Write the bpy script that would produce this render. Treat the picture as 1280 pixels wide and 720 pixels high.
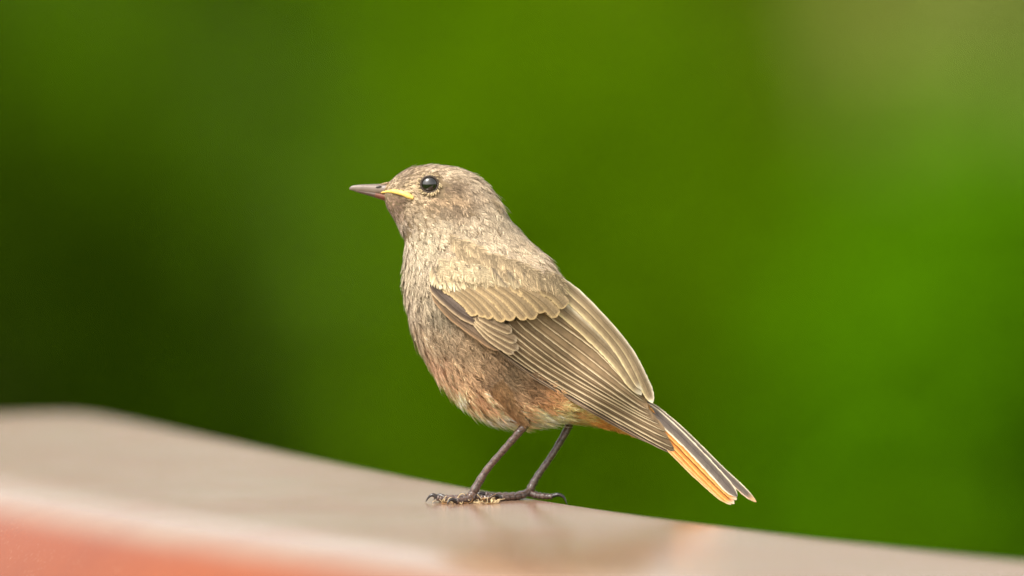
import bpy, math
import numpy as np
from mathutils import Vector

# ------------------------------------------------------------------ clear
for o in list(bpy.data.objects):
    bpy.data.objects.remove(o, do_unlink=True)
scene = bpy.context.scene
COL = scene.collection
rng = np.random.default_rng(11)

# ------------------------------------------------------------------ camera
FPX = 14286.0                      # focal length in photograph pixels (1280 wide)
PITCH = math.atan(975.0 / FPX)     # the camera looks slightly down
RAIL_Z = 1.0                       # top of the rail above the ground
CAM = np.array([0.0, -3.03, RAIL_Z + 0.263])
cd = bpy.data.cameras.new('camera')
cam = bpy.data.objects.new('camera', cd)
COL.objects.link(cam)
cam.location = CAM
cam.rotation_euler = (math.pi / 2 - PITCH, 0, 0)
cd.sensor_width = 36.0
cd.lens = FPX * 36.0 / 1280.0
cd.clip_start = 0.1
cd.clip_end = 6000
scene.camera = cam
RIGHT = np.array([1.0, 0, 0])
FWD = np.array([0, math.cos(PITCH), -math.sin(PITCH)])
UP = np.array([0, math.sin(PITCH), math.cos(PITCH)])

# ------------------------------------------------------------------ sky and sun (bright overcast)
SUN_EL, SUN_AZ = math.radians(52), math.radians(222)    # azimuth from +Y clockwise
world = bpy.data.worlds.new('World')
scene.world = world
world.use_nodes = True
wn = world.node_tree.nodes
wl = world.node_tree.links
wn.clear()
sky = wn.new('ShaderNodeTexSky')
sky.sky_type = 'NISHITA'
sky.sun_disc = False
sky.sun_elevation = SUN_EL
sky.sun_rotation = SUN_AZ
sky.air_density = 1.0
sky.dust_density = 4.0
sky.ozone_density = 1.0
hs = wn.new('ShaderNodeHueSaturation')
hs.inputs['Saturation'].default_value = 0.18
bg = wn.new('ShaderNodeBackground')
bg.inputs['Strength'].default_value = 0.14
wo = wn.new('ShaderNodeOutputWorld')
wl.new(sky.outputs[0], hs.inputs['Color'])
warm = wn.new('ShaderNodeMix'); warm.data_type = 'RGBA'; warm.blend_type = 'MULTIPLY'
warm.inputs['Factor'].default_value = 1.0; warm.inputs['B'].default_value = (1.0, 0.965, 0.89, 1)   # warm white cloud light
wl.new(hs.outputs[0], warm.inputs['A'])
wl.new(warm.outputs['Result'], bg.inputs['Color'])
wl.new(bg.outputs[0], wo.inputs['Surface'])

sd = bpy.data.lights.new('sun', 'SUN')
sd.energy = 1.5
sd.angle = math.radians(16)
sd.color = (1.0, 0.95, 0.87)
sun = bpy.data.objects.new('sun', sd)
COL.objects.link(sun)
sdir = Vector((math.sin(SUN_AZ) * math.cos(SUN_EL), math.cos(SUN_AZ) * math.cos(SUN_EL), math.sin(SUN_EL)))
sun.rotation_euler = (-sdir).to_track_quat('-Z', 'Y').to_euler()
sun.location = (0, 0, 20)

vs = scene.view_settings
vs.view_transform = 'Standard'
vs.look = 'None'
vs.exposure = 1.3
vs.gamma = 1.0
vs.use_curve_mapping = False

# ------------------------------------------------------------------ pixel geometry
def ray(u, v):
    d = FWD + RIGHT * ((u - 640.0) / FPX) - UP * ((v - 360.0) / FPX)
    return d

def on_z(u, v, z):
    d = ray(u, v)
    return CAM + d * ((z - CAM[2]) / d[2])

P0 = on_z(600, 627.5, RAIL_Z)                 # where the near foot stands
D_FOOT = float(np.dot(P0 - CAM, FWD))
S = D_FOOT / FPX                              # metres per pixel at the bird
W_FOOT = 22.0
D0 = D_FOOT + W_FOOT * S
ORG = CAM + FWD * D0                          # image centre on the bird's mid plane

def W(u, v, w=0.0):
    """bird frame (u right, v down, w towards the viewer; all in bird pixels) to world"""
    u = np.asarray(u, float)[..., None]; v = np.asarray(v, float)[..., None]; w = np.asarray(w, float)[..., None]
    return ORG + RIGHT * (u - 640) * S + UP * (360 - v) * S - FWD * w * S

def Wp(P):
    P = np.asarray(P, float)
    return W(P[..., 0], P[..., 1], P[..., 2])

def Gpt(u, w, h):
    """a point h bird pixels above the rail top, in (u, v, w)"""
    base = ORG + RIGHT * (u - 640) * S - FWD * w * S
    k = (RAIL_Z + h * S - base[2]) / UP[2]
    return np.array([u, 360 - k / S, w])

cd.dof.use_dof = True
cd.dof.focus_distance = D0 - 45 * S
cd.dof.aperture_fstop = 5.6

# ------------------------------------------------------------------ helpers
def lin(c):
    c = np.asarray(c, float) / 255.0
    return np.where(c <= 0.04045, c / 12.92, ((c + 0.055) / 1.055) ** 2.4)

def mesh_np(name, verts, faces, mats, parent=None, cols=None, uv=None, smooth=True, fmat=None):
    verts = np.ascontiguousarray(verts, np.float32).reshape(-1, 3)
    me = bpy.data.meshes.new(name)
    if isinstance(faces, np.ndarray):
        n, k = faces.shape
        me.vertices.add(len(verts)); me.loops.add(n * k); me.polygons.add(n)
        me.vertices.foreach_set('co', verts.ravel())
        me.loops.foreach_set('vertex_index', faces.astype(np.int32).ravel())
        me.polygons.foreach_set('loop_start', np.arange(0, n * k, k, dtype=np.int32))
        me.update(calc_edges=True)
    else:
        me.from_pydata(verts.tolist(), [], faces)
        me.update()
    if smooth:
        me.polygons.foreach_set('use_smooth', np.ones(len(me.polygons), bool))
    if cols is not None:
        at = me.color_attributes.new('Col', 'FLOAT_COLOR', 'POINT')
        c4 = np.ones((len(verts), 4), np.float32); c4[:, :3] = cols
        at.data.foreach_set('color', c4.ravel())
    if uv is not None:
        ul = me.uv_layers.new(name='UVMap')
        li = np.empty(len(me.loops), np.int32); me.loops.foreach_get('vertex_index', li)
        ul.data.foreach_set('uv', np.ascontiguousarray(uv, np.float32)[li].ravel())
    for m in (mats if isinstance(mats, (list, tuple)) else [mats]):
        me.materials.append(m)
    if fmat is not None:
        me.polygons.foreach_set('material_index', np.asarray(fmat, np.int32))
    o = bpy.data.objects.new(name, me)
    COL.objects.link(o)
    if parent is not None:
        o.parent = parent
        o.location = -Vector(parent.location) if parent.parent is None else (0, 0, 0)   # meshes are written in world coordinates
    return o

def tag(o, label=None, cat=None, group=None, kind=None):
    if label: o['label'] = label
    if cat: o['category'] = cat
    if group: o['group'] = group
    if kind: o['kind'] = kind
    return o

def empty(name, loc):
    o = bpy.data.objects.new(name, None)
    o.empty_display_size = 0.02
    o.location = loc
    COL.objects.link(o)
    return o

def catmull(pts, n):
    pts = np.asarray(pts, float)
    m = len(pts)
    t = np.linspace(0, m - 1, n)
    i = np.clip(t.astype(int), 0, m - 2)
    f = (t - i)[:, None]
    p0 = pts[np.clip(i - 1, 0, m - 1)]; p1 = pts[i]; p2 = pts[i + 1]; p3 = pts[np.clip(i + 2, 0, m - 1)]
    return 0.5 * (2 * p1 + (p2 - p0) * f + (2 * p0 - 5 * p1 + 4 * p2 - p3) * f ** 2 + (3 * p1 - p0 - 3 * p2 + p3) * f ** 3)

def tube(path, rad, ns=10, sq=None):
    """path (n,3), rad (n,) -> verts, faces with round caps closed by fans"""
    path = np.asarray(path, float); rad = np.asarray(rad, float)
    n = len(path)
    T = np.gradient(path, axis=0); T /= np.linalg.norm(T, axis=1)[:, None] + 1e-12
    ref = np.array([0.13, 0.21, 0.97]);
    if abs(np.dot(T.mean(0) / (np.linalg.norm(T.mean(0)) + 1e-9), ref)) > 0.9: ref = np.array([0.1, 0.97, 0.2])
    N = np.cross(T, ref); N /= np.linalg.norm(N, axis=1)[:, None]
    B = np.cross(T, N)
    a = np.linspace(0, 2 * np.pi, ns, endpoint=False)
    V = path[:, None] + rad[:, None, None] * (N[:, None] * np.cos(a)[None, :, None] + B[:, None] * np.sin(a)[None, :, None])
    V = V.reshape(-1, 3)
    F = []
    for i in range(n - 1):
        for j in range(ns):
            k = (j + 1) % ns
            F.append((i * ns + j, i * ns + k, (i + 1) * ns + k, (i + 1) * ns + j))
    F.append(tuple(range(ns))[::-1]); F.append(tuple((n - 1) * ns + j for j in range(ns)))
    return V, F

class MB:
    def __init__(self): self.v = []; self.f = []; self.m = []; self.n = 0
    def add(self, V, F, mat=0):
        V = np.asarray(V, float)
        self.v.append(V); self.f += [tuple(int(i) + self.n for i in f) for f in F]
        self.m += [mat] * len(F); self.n += len(V)
    def build(self, name, mats, parent=None, smooth=True):
        return mesh_np(name, np.concatenate(self.v), self.f, mats, parent, smooth=smooth, fmat=self.m)

# ------------------------------------------------------------------ materials
def new_mat(name):
    m = bpy.data.materials.new(name); m.use_nodes = True
    nt = m.node_tree
    return m, nt.nodes, nt.links, nt.nodes['Principled BSDF']

def noise(n, l, scale, detail=4, coord=None, dist=0.0, rough=0.55):
    t = n.new('ShaderNodeTexNoise'); t.inputs['Scale'].default_value = scale
    t.inputs['Detail'].default_value = detail; t.inputs['Distortion'].default_value = dist
    t.inputs['Roughness'].default_value = rough
    if coord is not None: l.new(coord, t.inputs['Vector'])
    return t

def ramp(n, l, src, stops):
    r = n.new('ShaderNodeValToRGB')
    el = r.color_ramp.elements
    while len(el) < len(stops): el.new(0.5)
    for e, (p, c) in zip(el, stops):
        e.position = p; e.color = (*c, 1) if len(c) == 3 else c
    l.new(src, r.inputs[0])
    return r

def mat_feather(name, rough=0.75, trans=0.12, stri=0.0):
    m, n, l, b = new_mat(name)
    a = n.new('ShaderNodeAttribute'); a.attribute_name = 'Col'
    src = a.outputs['Color']
    tc = n.new('ShaderNodeTexCoord')
    if stri > 0:
        w = n.new('ShaderNodeTexWave'); w.wave_type = 'BANDS'; w.bands_direction = 'X'
        w.inputs['Scale'].default_value = 22; w.inputs['Distortion'].default_value = 2.5
        w.inputs['Detail'].default_value = 2; w.inputs['Detail Scale'].default_value = 2.0
        l.new(tc.outputs['UV'], w.inputs['Vector'])
        mp = n.new('ShaderNodeMapRange'); mp.inputs['To Min'].default_value = 1 - stri; mp.inputs['To Max'].default_value = 1 + stri * 0.5
        l.new(w.outputs['Fac'], mp.inputs['Value'])
        mx = n.new('ShaderNodeMix'); mx.data_type = 'RGBA'; mx.blend_type = 'MULTIPLY'; mx.inputs['Factor'].default_value = 1
        l.new(src, mx.inputs['A']); l.new(mp.outputs[0], mx.inputs['B'])
        src = mx.outputs['Result']
        bp = n.new('ShaderNodeBump'); bp.inputs['Strength'].default_value = 0.35; bp.inputs['Distance'].default_value = 0.00012
        l.new(w.outputs['Fac'], bp.inputs['Height']); l.new(bp.outputs[0], b.inputs['Normal'])
    l.new(src, b.inputs['Base Color'])
    b.inputs['Roughness'].default_value = rough
    b.inputs['Specular IOR Level'].default_value = 0.25
    b.inputs['Sheen Weight'].default_value = 0.08
    b.inputs['Sheen Roughness'].default_value = 0.4
    tr = n.new('ShaderNodeBsdfTranslucent'); l.new(src, tr.inputs['Color'])
    ms = n.new('ShaderNodeMixShader'); ms.inputs[0].default_value = trans
    l.new(b.outputs[0], ms.inputs[1]); l.new(tr.outputs[0], ms.inputs[2])
    l.new(ms.outputs[0], n['Material Output'].inputs['Surface'])
    return m

def mat_simple(name, col, rough=0.5, spec=0.5, nscale=None, namt=0.3, bump=0.0, bscale=None, coat=0.0):
    m, n, l, b = new_mat(name)
    b.inputs['Roughness'].default_value = rough
    b.inputs['Specular IOR Level'].default_value = spec
    b.inputs['Coat Weight'].default_value = coat
    b.inputs['Coat Roughness'].default_value = 0.05
    tc = n.new('ShaderNodeTexCoord')
    t = noise(n, l, nscale or 800, 4, tc.outputs['Object'])
    c = np.asarray(col, float)
    r = ramp(n, l, t.outputs['Fac'], [(0.3, tuple(c * (1 - namt))), (0.7, tuple(np.minimum(c * (1 + namt), 1)))])
    l.new(r.outputs[0], b.inputs['Base Color'])
    if bump:
        t2 = noise(n, l, bscale or 1500, 3, tc.outputs['Object'])
        bp = n.new('ShaderNodeBump'); bp.inputs['Strength'].default_value = bump; bp.inputs['Distance'].default_value = 0.0003
        l.new(t2.outputs['Fac'], bp.inputs['Height']); l.new(bp.outputs[0], b.inputs['Normal'])
    return m

def mat_leaf(name, c1, c2, trans=0.3):
    m, n, l, b = new_mat(name)
    tc = n.new('ShaderNodeTexCoord')
    t = noise(n, l, 9, 3, tc.outputs['Object'])
    r = ramp(n, l, t.outputs['Fac'], [(0.35, c1), (0.68, c2)])
    l.new(r.outputs[0], b.inputs['Base Color'])
    b.inputs['Roughness'].default_value = 0.6
    b.inputs['Specular IOR Level'].default_value = 0.0
    tr = n.new('ShaderNodeBsdfTranslucent'); l.new(r.outputs[0], tr.inputs['Color'])
    ms = n.new('ShaderNodeMixShader'); ms.inputs[0].default_value = trans
    l.new(b.outputs[0], ms.inputs[1]); l.new(tr.outputs[0], ms.inputs[2])
    l.new(ms.outputs[0], n['Material Output'].inputs['Surface'])
    return m

M = {}
M['plume'] = mat_feather('plumage', 0.85, 0.15)
M['flight'] = mat_feather('flight_feather', 0.6, 0.06, stri=0.38)
M['skin'] = mat_simple('down', lin((112, 96, 76)), 0.9, 0.1, 900, 0.3)
M['leg'] = mat_simple('leg_scales', lin((78, 60, 52)), 0.24, 0.8, 1600, 0.6, 0.7, 1500)
M['claw'] = mat_simple('claw_horn', lin((40, 34, 32)), 0.25, 0.6, 1400, 0.3)
M['bill'] = mat_simple('bill_horn', lin((116, 101, 92)), 0.36, 0.5, 500, 0.18, 0.1, 1500)
M['bill_dark'] = mat_simple('bill_horn_dark', lin((78, 60, 52)), 0.4, 0.5, 500, 0.25)
M['bill_red'] = mat_simple('bill_red_base', lin((108, 64, 48)), 0.45, 0.4, 500, 0.2)
M['gape'] = mat_simple('gape_yellow', lin((230, 194, 104)), 0.55, 0.4, 900, 0.22, 0.4, 1200)
M['eye'] = mat_simple('eye_dark', (0.006, 0.005, 0.004), 0.03, 0.6, 400, 0.2, coat=1.0)
M['ring'] = mat_simple('eye_ring', lin((178, 158, 124)), 0.8, 0.1, 1500, 0.3)
M['lid'] = mat_simple('eye_lid', lin((66, 56, 48)), 0.6, 0.3, 1500, 0.2)

def mat_rail():
    m, n, l, b = new_mat('red_brown_gloss_paint')
    tc = n.new('ShaderNodeTexCoord')
    t1 = noise(n, l, 14, 5, tc.outputs['Object'])
    r1 = ramp(n, l, t1.outputs['Fac'], [(0.3, tuple(lin((118, 51, 14)))), (0.7, tuple(lin((132, 62, 19))))])
    # fine dust and paint grain
    t2 = noise(n, l, 900, 3, tc.outputs['Object'], rough=0.7)
    r2 = ramp(n, l, t2.outputs['Fac'], [(0.58, (0, 0, 0)), (0.72, (1, 1, 1))])
    t3 = noise(n, l, 60, 4, tc.outputs['Object'])
    r3 = ramp(n, l, t3.outputs['Fac'], [(0.5, (0, 0, 0)), (0.8, (0.3, 0.3, 0.3))])
    mul = n.new('ShaderNodeMath'); mul.operation = 'MULTIPLY'
    l.new(r2.outputs[0], mul.inputs[0]); l.new(r3.outputs[0], mul.inputs[1])
    mx = n.new('ShaderNodeMix'); mx.data_type = 'RGBA'
    l.new(mul.outputs[0], mx.inputs['Factor']); l.new(r1.outputs[0], mx.inputs['A'])
    mx.inputs['B'].default_value = (*lin((206, 188, 160)), 1)
    # weathered chalky beige top; its pale carried over the shoulder paints in a highlight
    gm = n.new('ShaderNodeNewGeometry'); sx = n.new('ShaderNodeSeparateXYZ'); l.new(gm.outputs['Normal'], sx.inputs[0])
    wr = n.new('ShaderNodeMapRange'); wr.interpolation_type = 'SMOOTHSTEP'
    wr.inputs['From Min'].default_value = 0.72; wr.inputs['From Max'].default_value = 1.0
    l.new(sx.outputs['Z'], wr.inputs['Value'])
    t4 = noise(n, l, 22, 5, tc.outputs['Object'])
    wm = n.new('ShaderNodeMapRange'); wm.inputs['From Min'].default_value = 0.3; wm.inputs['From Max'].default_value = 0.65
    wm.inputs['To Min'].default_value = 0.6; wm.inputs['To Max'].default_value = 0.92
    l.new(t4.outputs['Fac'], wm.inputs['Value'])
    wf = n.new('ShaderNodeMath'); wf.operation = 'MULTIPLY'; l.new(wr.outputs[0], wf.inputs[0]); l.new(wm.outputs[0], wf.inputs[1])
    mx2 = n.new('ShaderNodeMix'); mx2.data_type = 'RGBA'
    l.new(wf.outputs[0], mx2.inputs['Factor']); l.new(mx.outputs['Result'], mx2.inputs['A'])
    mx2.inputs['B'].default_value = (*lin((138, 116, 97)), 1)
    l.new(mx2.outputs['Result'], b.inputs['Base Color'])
    b.inputs['Specular IOR Level'].default_value = 0.5
    b.inputs['Coat Weight'].default_value = 0.0
    b.inputs['Coat Roughness'].default_value = 0.2
    mr = n.new('ShaderNodeMapRange'); mr.inputs['To Min'].default_value = 0.13; mr.inputs['To Max'].default_value = 0.22
    l.new(t3.outputs['Fac'], mr.inputs['Value']); l.new(mr.outputs[0], b.inputs['Roughness'])
    bp = n.new('ShaderNodeBump'); bp.inputs['Strength'].default_value = 0.22; bp.inputs['Distance'].default_value = 0.0002
    l.new(t2.outputs['Fac'], bp.inputs['Height']); l.new(bp.outputs[0], b.inputs['Normal'])
    return m
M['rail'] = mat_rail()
M['bark'] = mat_simple('bark', lin((58, 60, 30)), 0.9, 0.1, 30, 0.4, 0.5, 60)
M['fibre'] = mat_simple('dry_fibre', lin((176, 154, 116)), 0.6, 0.3, 600, 0.3)
M['fibre_dark'] = mat_simple('dry_fibre_dark', lin((120, 88, 52)), 0.7, 0.3, 600, 0.4)

# ------------------------------------------------------------------ ground
def mat_lawn():
    m, n, l, b = new_mat('lawn')
    tc = n.new('ShaderNodeTexCoord')
    t = noise(n, l, 1.3, 6, tc.outputs['Object'])
    r = ramp(n, l, t.outputs['Fac'], [(0.3, (0.035, 0.075, 0.004)), (0.7, (0.07, 0.13, 0.006))])
    l.new(r.outputs[0], b.inputs['Base Color']); b.inputs['Roughness'].default_value = 0.9
    b.inputs['Specular IOR Level'].default_value = 0.05
    t2 = noise(n, l, 60, 4, tc.outputs['Object'])
    bp = n.new('ShaderNodeBump'); bp.inputs['Strength'].default_value = 0.6; bp.inputs['Distance'].default_value = 0.03
    l.new(t2.outputs['Fac'], bp.inputs['Height']); l.new(bp.outputs[0], b.inputs['Normal'])
    return m
g = mesh_np('ground', [(-2500, -2500, 0), (2500, -2500, 0), (2500, 2500, 0), (-2500, 2500, 0)], [(0, 1, 2, 3)], mat_lawn(), smooth=False)
tag(g, 'flat green lawn spreading out to the horizon', 'lawn', kind='structure')

# ------------------------------------------------------------------ rail
back_px = [(100, 513), (165, 526), (250, 543), (350, 563), (425, 578), (500, 593), (545, 601), (630, 617.5), (712, 632), (800, 644), (880, 654.5), (1070, 678), (1280, 702)]
bk = np.array([on_z(u, v, RAIL_Z - 0.0006)[:2] for u, v in back_px])
# smooth: fit a cubic X(Y)
co = np.polyfit(bk[:, 1], bk[:, 0], 3)
print('rail fit residual mm', np.round((np.polyval(co, bk[:, 1]) - bk[:, 0]) * 1000, 1))
y0 = bk[0, 1]
ys = np.linspace(y0 - 0.02, -0.55, 90)
xs = np.polyval(co, ys)
# beyond the part in view the rail runs on straight
k = ys < -0.24
sl = np.polyval(np.polyder(co), -0.24); xs[k] = np.polyval(co, -0.24) + sl * (ys[k] + 0.24)
path = np.stack([xs, ys], 1)
T = np.gradient(path, axis=0); T /= np.linalg.norm(T, axis=1)[:, None]
Nn = np.stack([T[:, 1], -T[:, 0]], 1)          # towards the viewer's side (left-front)
if Nn[:, 0].mean() > 0: Nn = -Nn
RW, RH = 0.142, 0.064
prof = []
rb, rf = 0.005, 0.026
for a in np.linspace(-90, 90, 3)[:0]: pass
prof.append((0.004, -RH))
prof.append((0.0, -RH + 0.004))
for a in np.linspace(180, 90, 8): prof.append((rb + rb * math.cos(math.radians(a)), -rb + rb * math.sin(math.radians(a))))
for q in np.linspace(0.06, 0.97, 22):          # flat top that rolls over towards the front
    s_ = rb + q * (RW - rf - rb)
    prof.append((s_, 0.0))
for a in np.linspace(90, 0, 16): prof.append((RW - rf + rf * math.cos(math.radians(a)), -rf + rf * math.sin(math.radians(a))))
prof.append((RW, -RH + 0.006)); prof.append((RW - 0.006, -RH))
prof = np.array(prof)
# crown: drops a little towards the front edge
k0 = 0.094
cr = np.clip((prof[:, 0] - k0) / (RW - k0), 0, 1)
prof[:, 1] -= 0.0068 * cr ** 2
np_ = len(prof)
V = np.zeros((len(path), np_, 3))
V[:, :, 0] = path[:, None, 0] + Nn[:, None, 0] * prof[None, :, 0]
V[:, :, 1] = path[:, None, 1] + Nn[:, None, 1] * prof[None, :, 0]
V[:, :, 2] = RAIL_Z + prof[None, :, 1]
# far end with rounded corners: the last sections shrink in width
ends = []
sh = 0.034
tdir = np.array([-T[0, 0], -T[0, 1], 0])
for a in (20, 40, 55, 68, 78, 86):
    r_ = math.radians(a); q = V[0].copy(); ins = sh * (1 - math.cos(r_))
    fr = np.clip(prof[:, 0] / RW, 0, 1)[:, None]
    nx3 = np.array([Nn[0, 0], Nn[0, 1], 0])
    q += nx3 * ins * (1 - 2 * fr)
    q[:, 2] -= 0.004 * (1 - math.cos(r_)) * (q[:, 2] > RAIL_Z - RH / 2)
    q += tdir * sh * math.sin(r_)
    ends.append(q)
V = np.concatenate([np.array(ends[::-1]), V], 0)
nr = len(V)
F = []
for i in range(nr - 1):
    for j in range(np_):
        kk = (j + 1) % np_
        F.append((i * np_ + j, i * np_ + kk, (i + 1) * np_ + kk, (i + 1) * np_ + j))
F.append(tuple(range(np_))); F.append(tuple((nr - 1) * np_ + j for j in range(np_))[::-1])
rail_root = empty('wooden_rail', (float(path[45, 0]), float(path[45, 1]), 0))
tag(rail_root, 'glossy red-brown painted wooden rail with rounded edges that the small bird stands on', 'rail')
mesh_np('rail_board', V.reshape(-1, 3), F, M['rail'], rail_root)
mid = path + Nn * (RW / 2)
for i in (14, 78):                              # posts that carry the rail
    c = mid[i]; t2 = T[i]; n2 = Nn[i]
    hw = 0.035; ch = 0.006
    base = []
    for sx, sy in ((1, 1), (-1, 1), (-1, -1), (1, -1)):
        a1 = np.array([sx * hw, sy * (hw - ch)]); a2 = np.array([sx * (hw - ch), sy * hw])
        base += ([a1, a2] if sx * sy > 0 else [a2, a1])
    base = [c + t2 * q[0] + n2 * q[1] for q in base]
    pv = [(q[0], q[1], 0.0) for q in base] + [(q[0], q[1], RAIL_Z - RH - 0.0005) for q in base]
    mesh_np('post', pv, [tuple((j, (j + 1) % 8, 8 + (j + 1) % 8, 8 + j)) for j in range(8)] + [tuple(range(8))[::-1], tuple(range(8, 16))], M['rail'], rail_root, smooth=False)

# ------------------------------------------------------------------ BIRD
bird = empty('bird', W(627, 627.5, 0).tolist())
tag(bird, 'small grey-brown young bird with orange tail standing on the red-brown rail', 'bird')

# body cross sections: top point, bottom point, half width (bird pixels)
SEC = np.array([
    (480, 235, 480, 249, 6), (487, 227, 483, 258, 13), (497, 218, 488, 267, 21), (511, 210.5, 494, 277, 28), (528, 206.5, 499.5, 289, 33),
    (548, 206, 505, 300, 37), (574, 210, 505, 316, 41), (598, 221, 504, 334, 47),
    (619, 243, 504, 356, 56), (636, 272, 508, 382, 67), (659, 299, 515, 410, 77), (682, 320, 527, 437, 83),
    (699, 343, 543, 463, 84), (711, 368, 565, 491, 80), (722, 394, 594, 514, 72), (737, 420, 628, 528, 62),
    (754, 446, 664, 530, 51), (771, 470, 702, 526, 40), (787, 490, 740, 528, 28), (803, 505, 776, 536, 16), (818, 520, 806, 541, 8), (826, 530, 820, 540, 3)], float)

SECD = catmull(SEC, 600)
def body_pt(t, ph):
    """t in 0..1, ph angle from the top round the near side"""
    x = np.clip(np.asarray(t) * 599, 0, 598.999); i = x.astype(int); f = (x - i)[..., None]
    s = SECD[i] * (1 - f) + SECD[np.minimum(i + 1, 599)] * f
    c = (s[..., :2] + s[..., 2:4]) / 2; a = (s[..., :2] - s[..., 2:4]) / 2
    cs = np.cos(ph)[..., None]; sn = np.sin(ph)
    p = c + a * cs
    return np.concatenate([p, (s[..., 4] * sn)[..., None]], -1)

def body_frame(t, ph):
    e = 0.004
    p = body_pt(t, ph)
    T = body_pt(np.minimum(t + e, 1), ph) - body_pt(np.maximum(t - e, 0), ph)
    A = body_pt(t, ph + 0.03) - body_pt(t, ph - 0.03)
    T /= np.linalg.norm(T, axis=-1)[..., None] + 1e-9
    N = np.cross(T, A); N /= np.linalg.norm(N, axis=-1)[..., None] + 1e-9
    s = SECD[np.clip((np.asarray(t) * 599).astype(int), 0, 599)]
    c = np.concatenate([(s[..., :2] + s[..., 2:4]) / 2, np.zeros(np.shape(t) + (1,))], -1)
    sg = np.sign(np.sum(N * (p - c), -1))[..., None]; sg[sg == 0] = 1
    return p, T, N * sg

nt, na = 90, 48
tt, aa = np.meshgrid(np.linspace(0, 1, nt), np.linspace(0, 2 * np.pi, na, endpoint=False), indexing='ij')
BP = body_pt(tt, aa)
bm_ = MB()
F = []
for i in range(nt - 1):
    for j in range(na):
        kk = (j + 1) % na
        F.append((i * na + j, (i + 1) * na + j, (i + 1) * na + kk, i * na + kk))
F.append(tuple(range(na))); F.append(tuple((nt - 1) * na + j for j in range(na))[::-1])
bm_.add(Wp(BP).reshape(-1, 3), F, 0)

# depth of the near flank as a grid, for laying the wing on it
t2, a2 = np.meshgrid(np.linspace(0, 1, 900), np.linspace(0, np.pi, 500), indexing='ij')
q = body_pt(t2, a2).reshape(-1, 3)
GW = np.full((200, 240), -1.0)
gi = ((q[:, 1] - 180) / 2).astype(int); gj = ((q[:, 0] - 460) / 2).astype(int)
np.maximum.at(GW, (np.clip(gi, 0, 199), np.clip(gj, 0, 239)), q[:, 2])
def body_w(u, v):
    i = np.clip(((np.asarray(v) - 180) / 2).astype(int), 0, 199); j = np.clip(((np.asarray(u) - 460) / 2).astype(int), 0, 239)
    return GW[i, j]

# wing surface (thin-plate through control points)
ctrl = []
for (u, v) in [(545, 345), (560, 370), (575, 330), (600, 350), (600, 405), (620, 380), (640, 430), (640, 350), (660, 400), (680, 440), (660, 470), (690, 480), (720, 470), (720, 440), (690, 400), (700, 500)]:
    ctrl.append((u, v, float(body_w(u, v)) + 7))
ctrl += [(672, 345, 70), (690, 362, 62), (705, 372, 54), (725, 392, 44), (718, 366, 34), (745, 410, 36), (765, 430, 26), (752, 470, 52), (785, 452, 18), (780, 490, 40), (812, 495, 9), (803, 500, 20), (760, 525, 42), (800, 549, 32), (825, 535, 25), (846, 567, 22), (820, 515, 17), (585, 408, 86), (650, 470, 86), (690, 495, 76), (725, 515, 62)]
ctrl = np.array(ctrl)
def _tps(r): return np.where(r > 0, r * r * np.log(r + 1e-9), 0)
D = np.linalg.norm(ctrl[:, None, :2] - ctrl[None, :, :2], axis=-1) / 100
n_ = len(ctrl)
A_ = np.zeros((n_ + 3, n_ + 3)); A_[:n_, :n_] = _tps(D) + np.eye(n_) * 0.02
A_[:n_, n_] = 1; A_[:n_, n_ + 1:] = ctrl[:, :2] / 100; A_[n_:, :n_] = A_[:n_, n_:].T
sol = np.linalg.solve(A_, np.concatenate([ctrl[:, 2], np.zeros(3)]))
def wing_w(u, v):
    u = np.asarray(u, float); v = np.asarray(v, float)
    r = np.sqrt((u[..., None] - ctrl[:, 0]) ** 2 + (v[..., None] - ctrl[:, 1]) ** 2) / 100
    return _tps(r) @ sol[:n_] + sol[n_] + sol[n_ + 1] * u / 100 + sol[n_ + 2] * v / 100

# ---------------- legs and feet, joined to the body mesh
def leg_tube(pts, rads, n, bump=0.0, nb=0, ns=12, mat=1, dst=None):
    p = catmull(pts, n); r = catmull(np.asarray(rads, float)[:, None], n)[:, 0]
    if nb: r = r * (1 + bump * np.abs(np.sin(np.linspace(0, nb * np.pi, n))) - bump * 0.5)
    V, F = tube(Wp(p), r * S, ns)
    (dst or bm_).add(V, F, mat)

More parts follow.
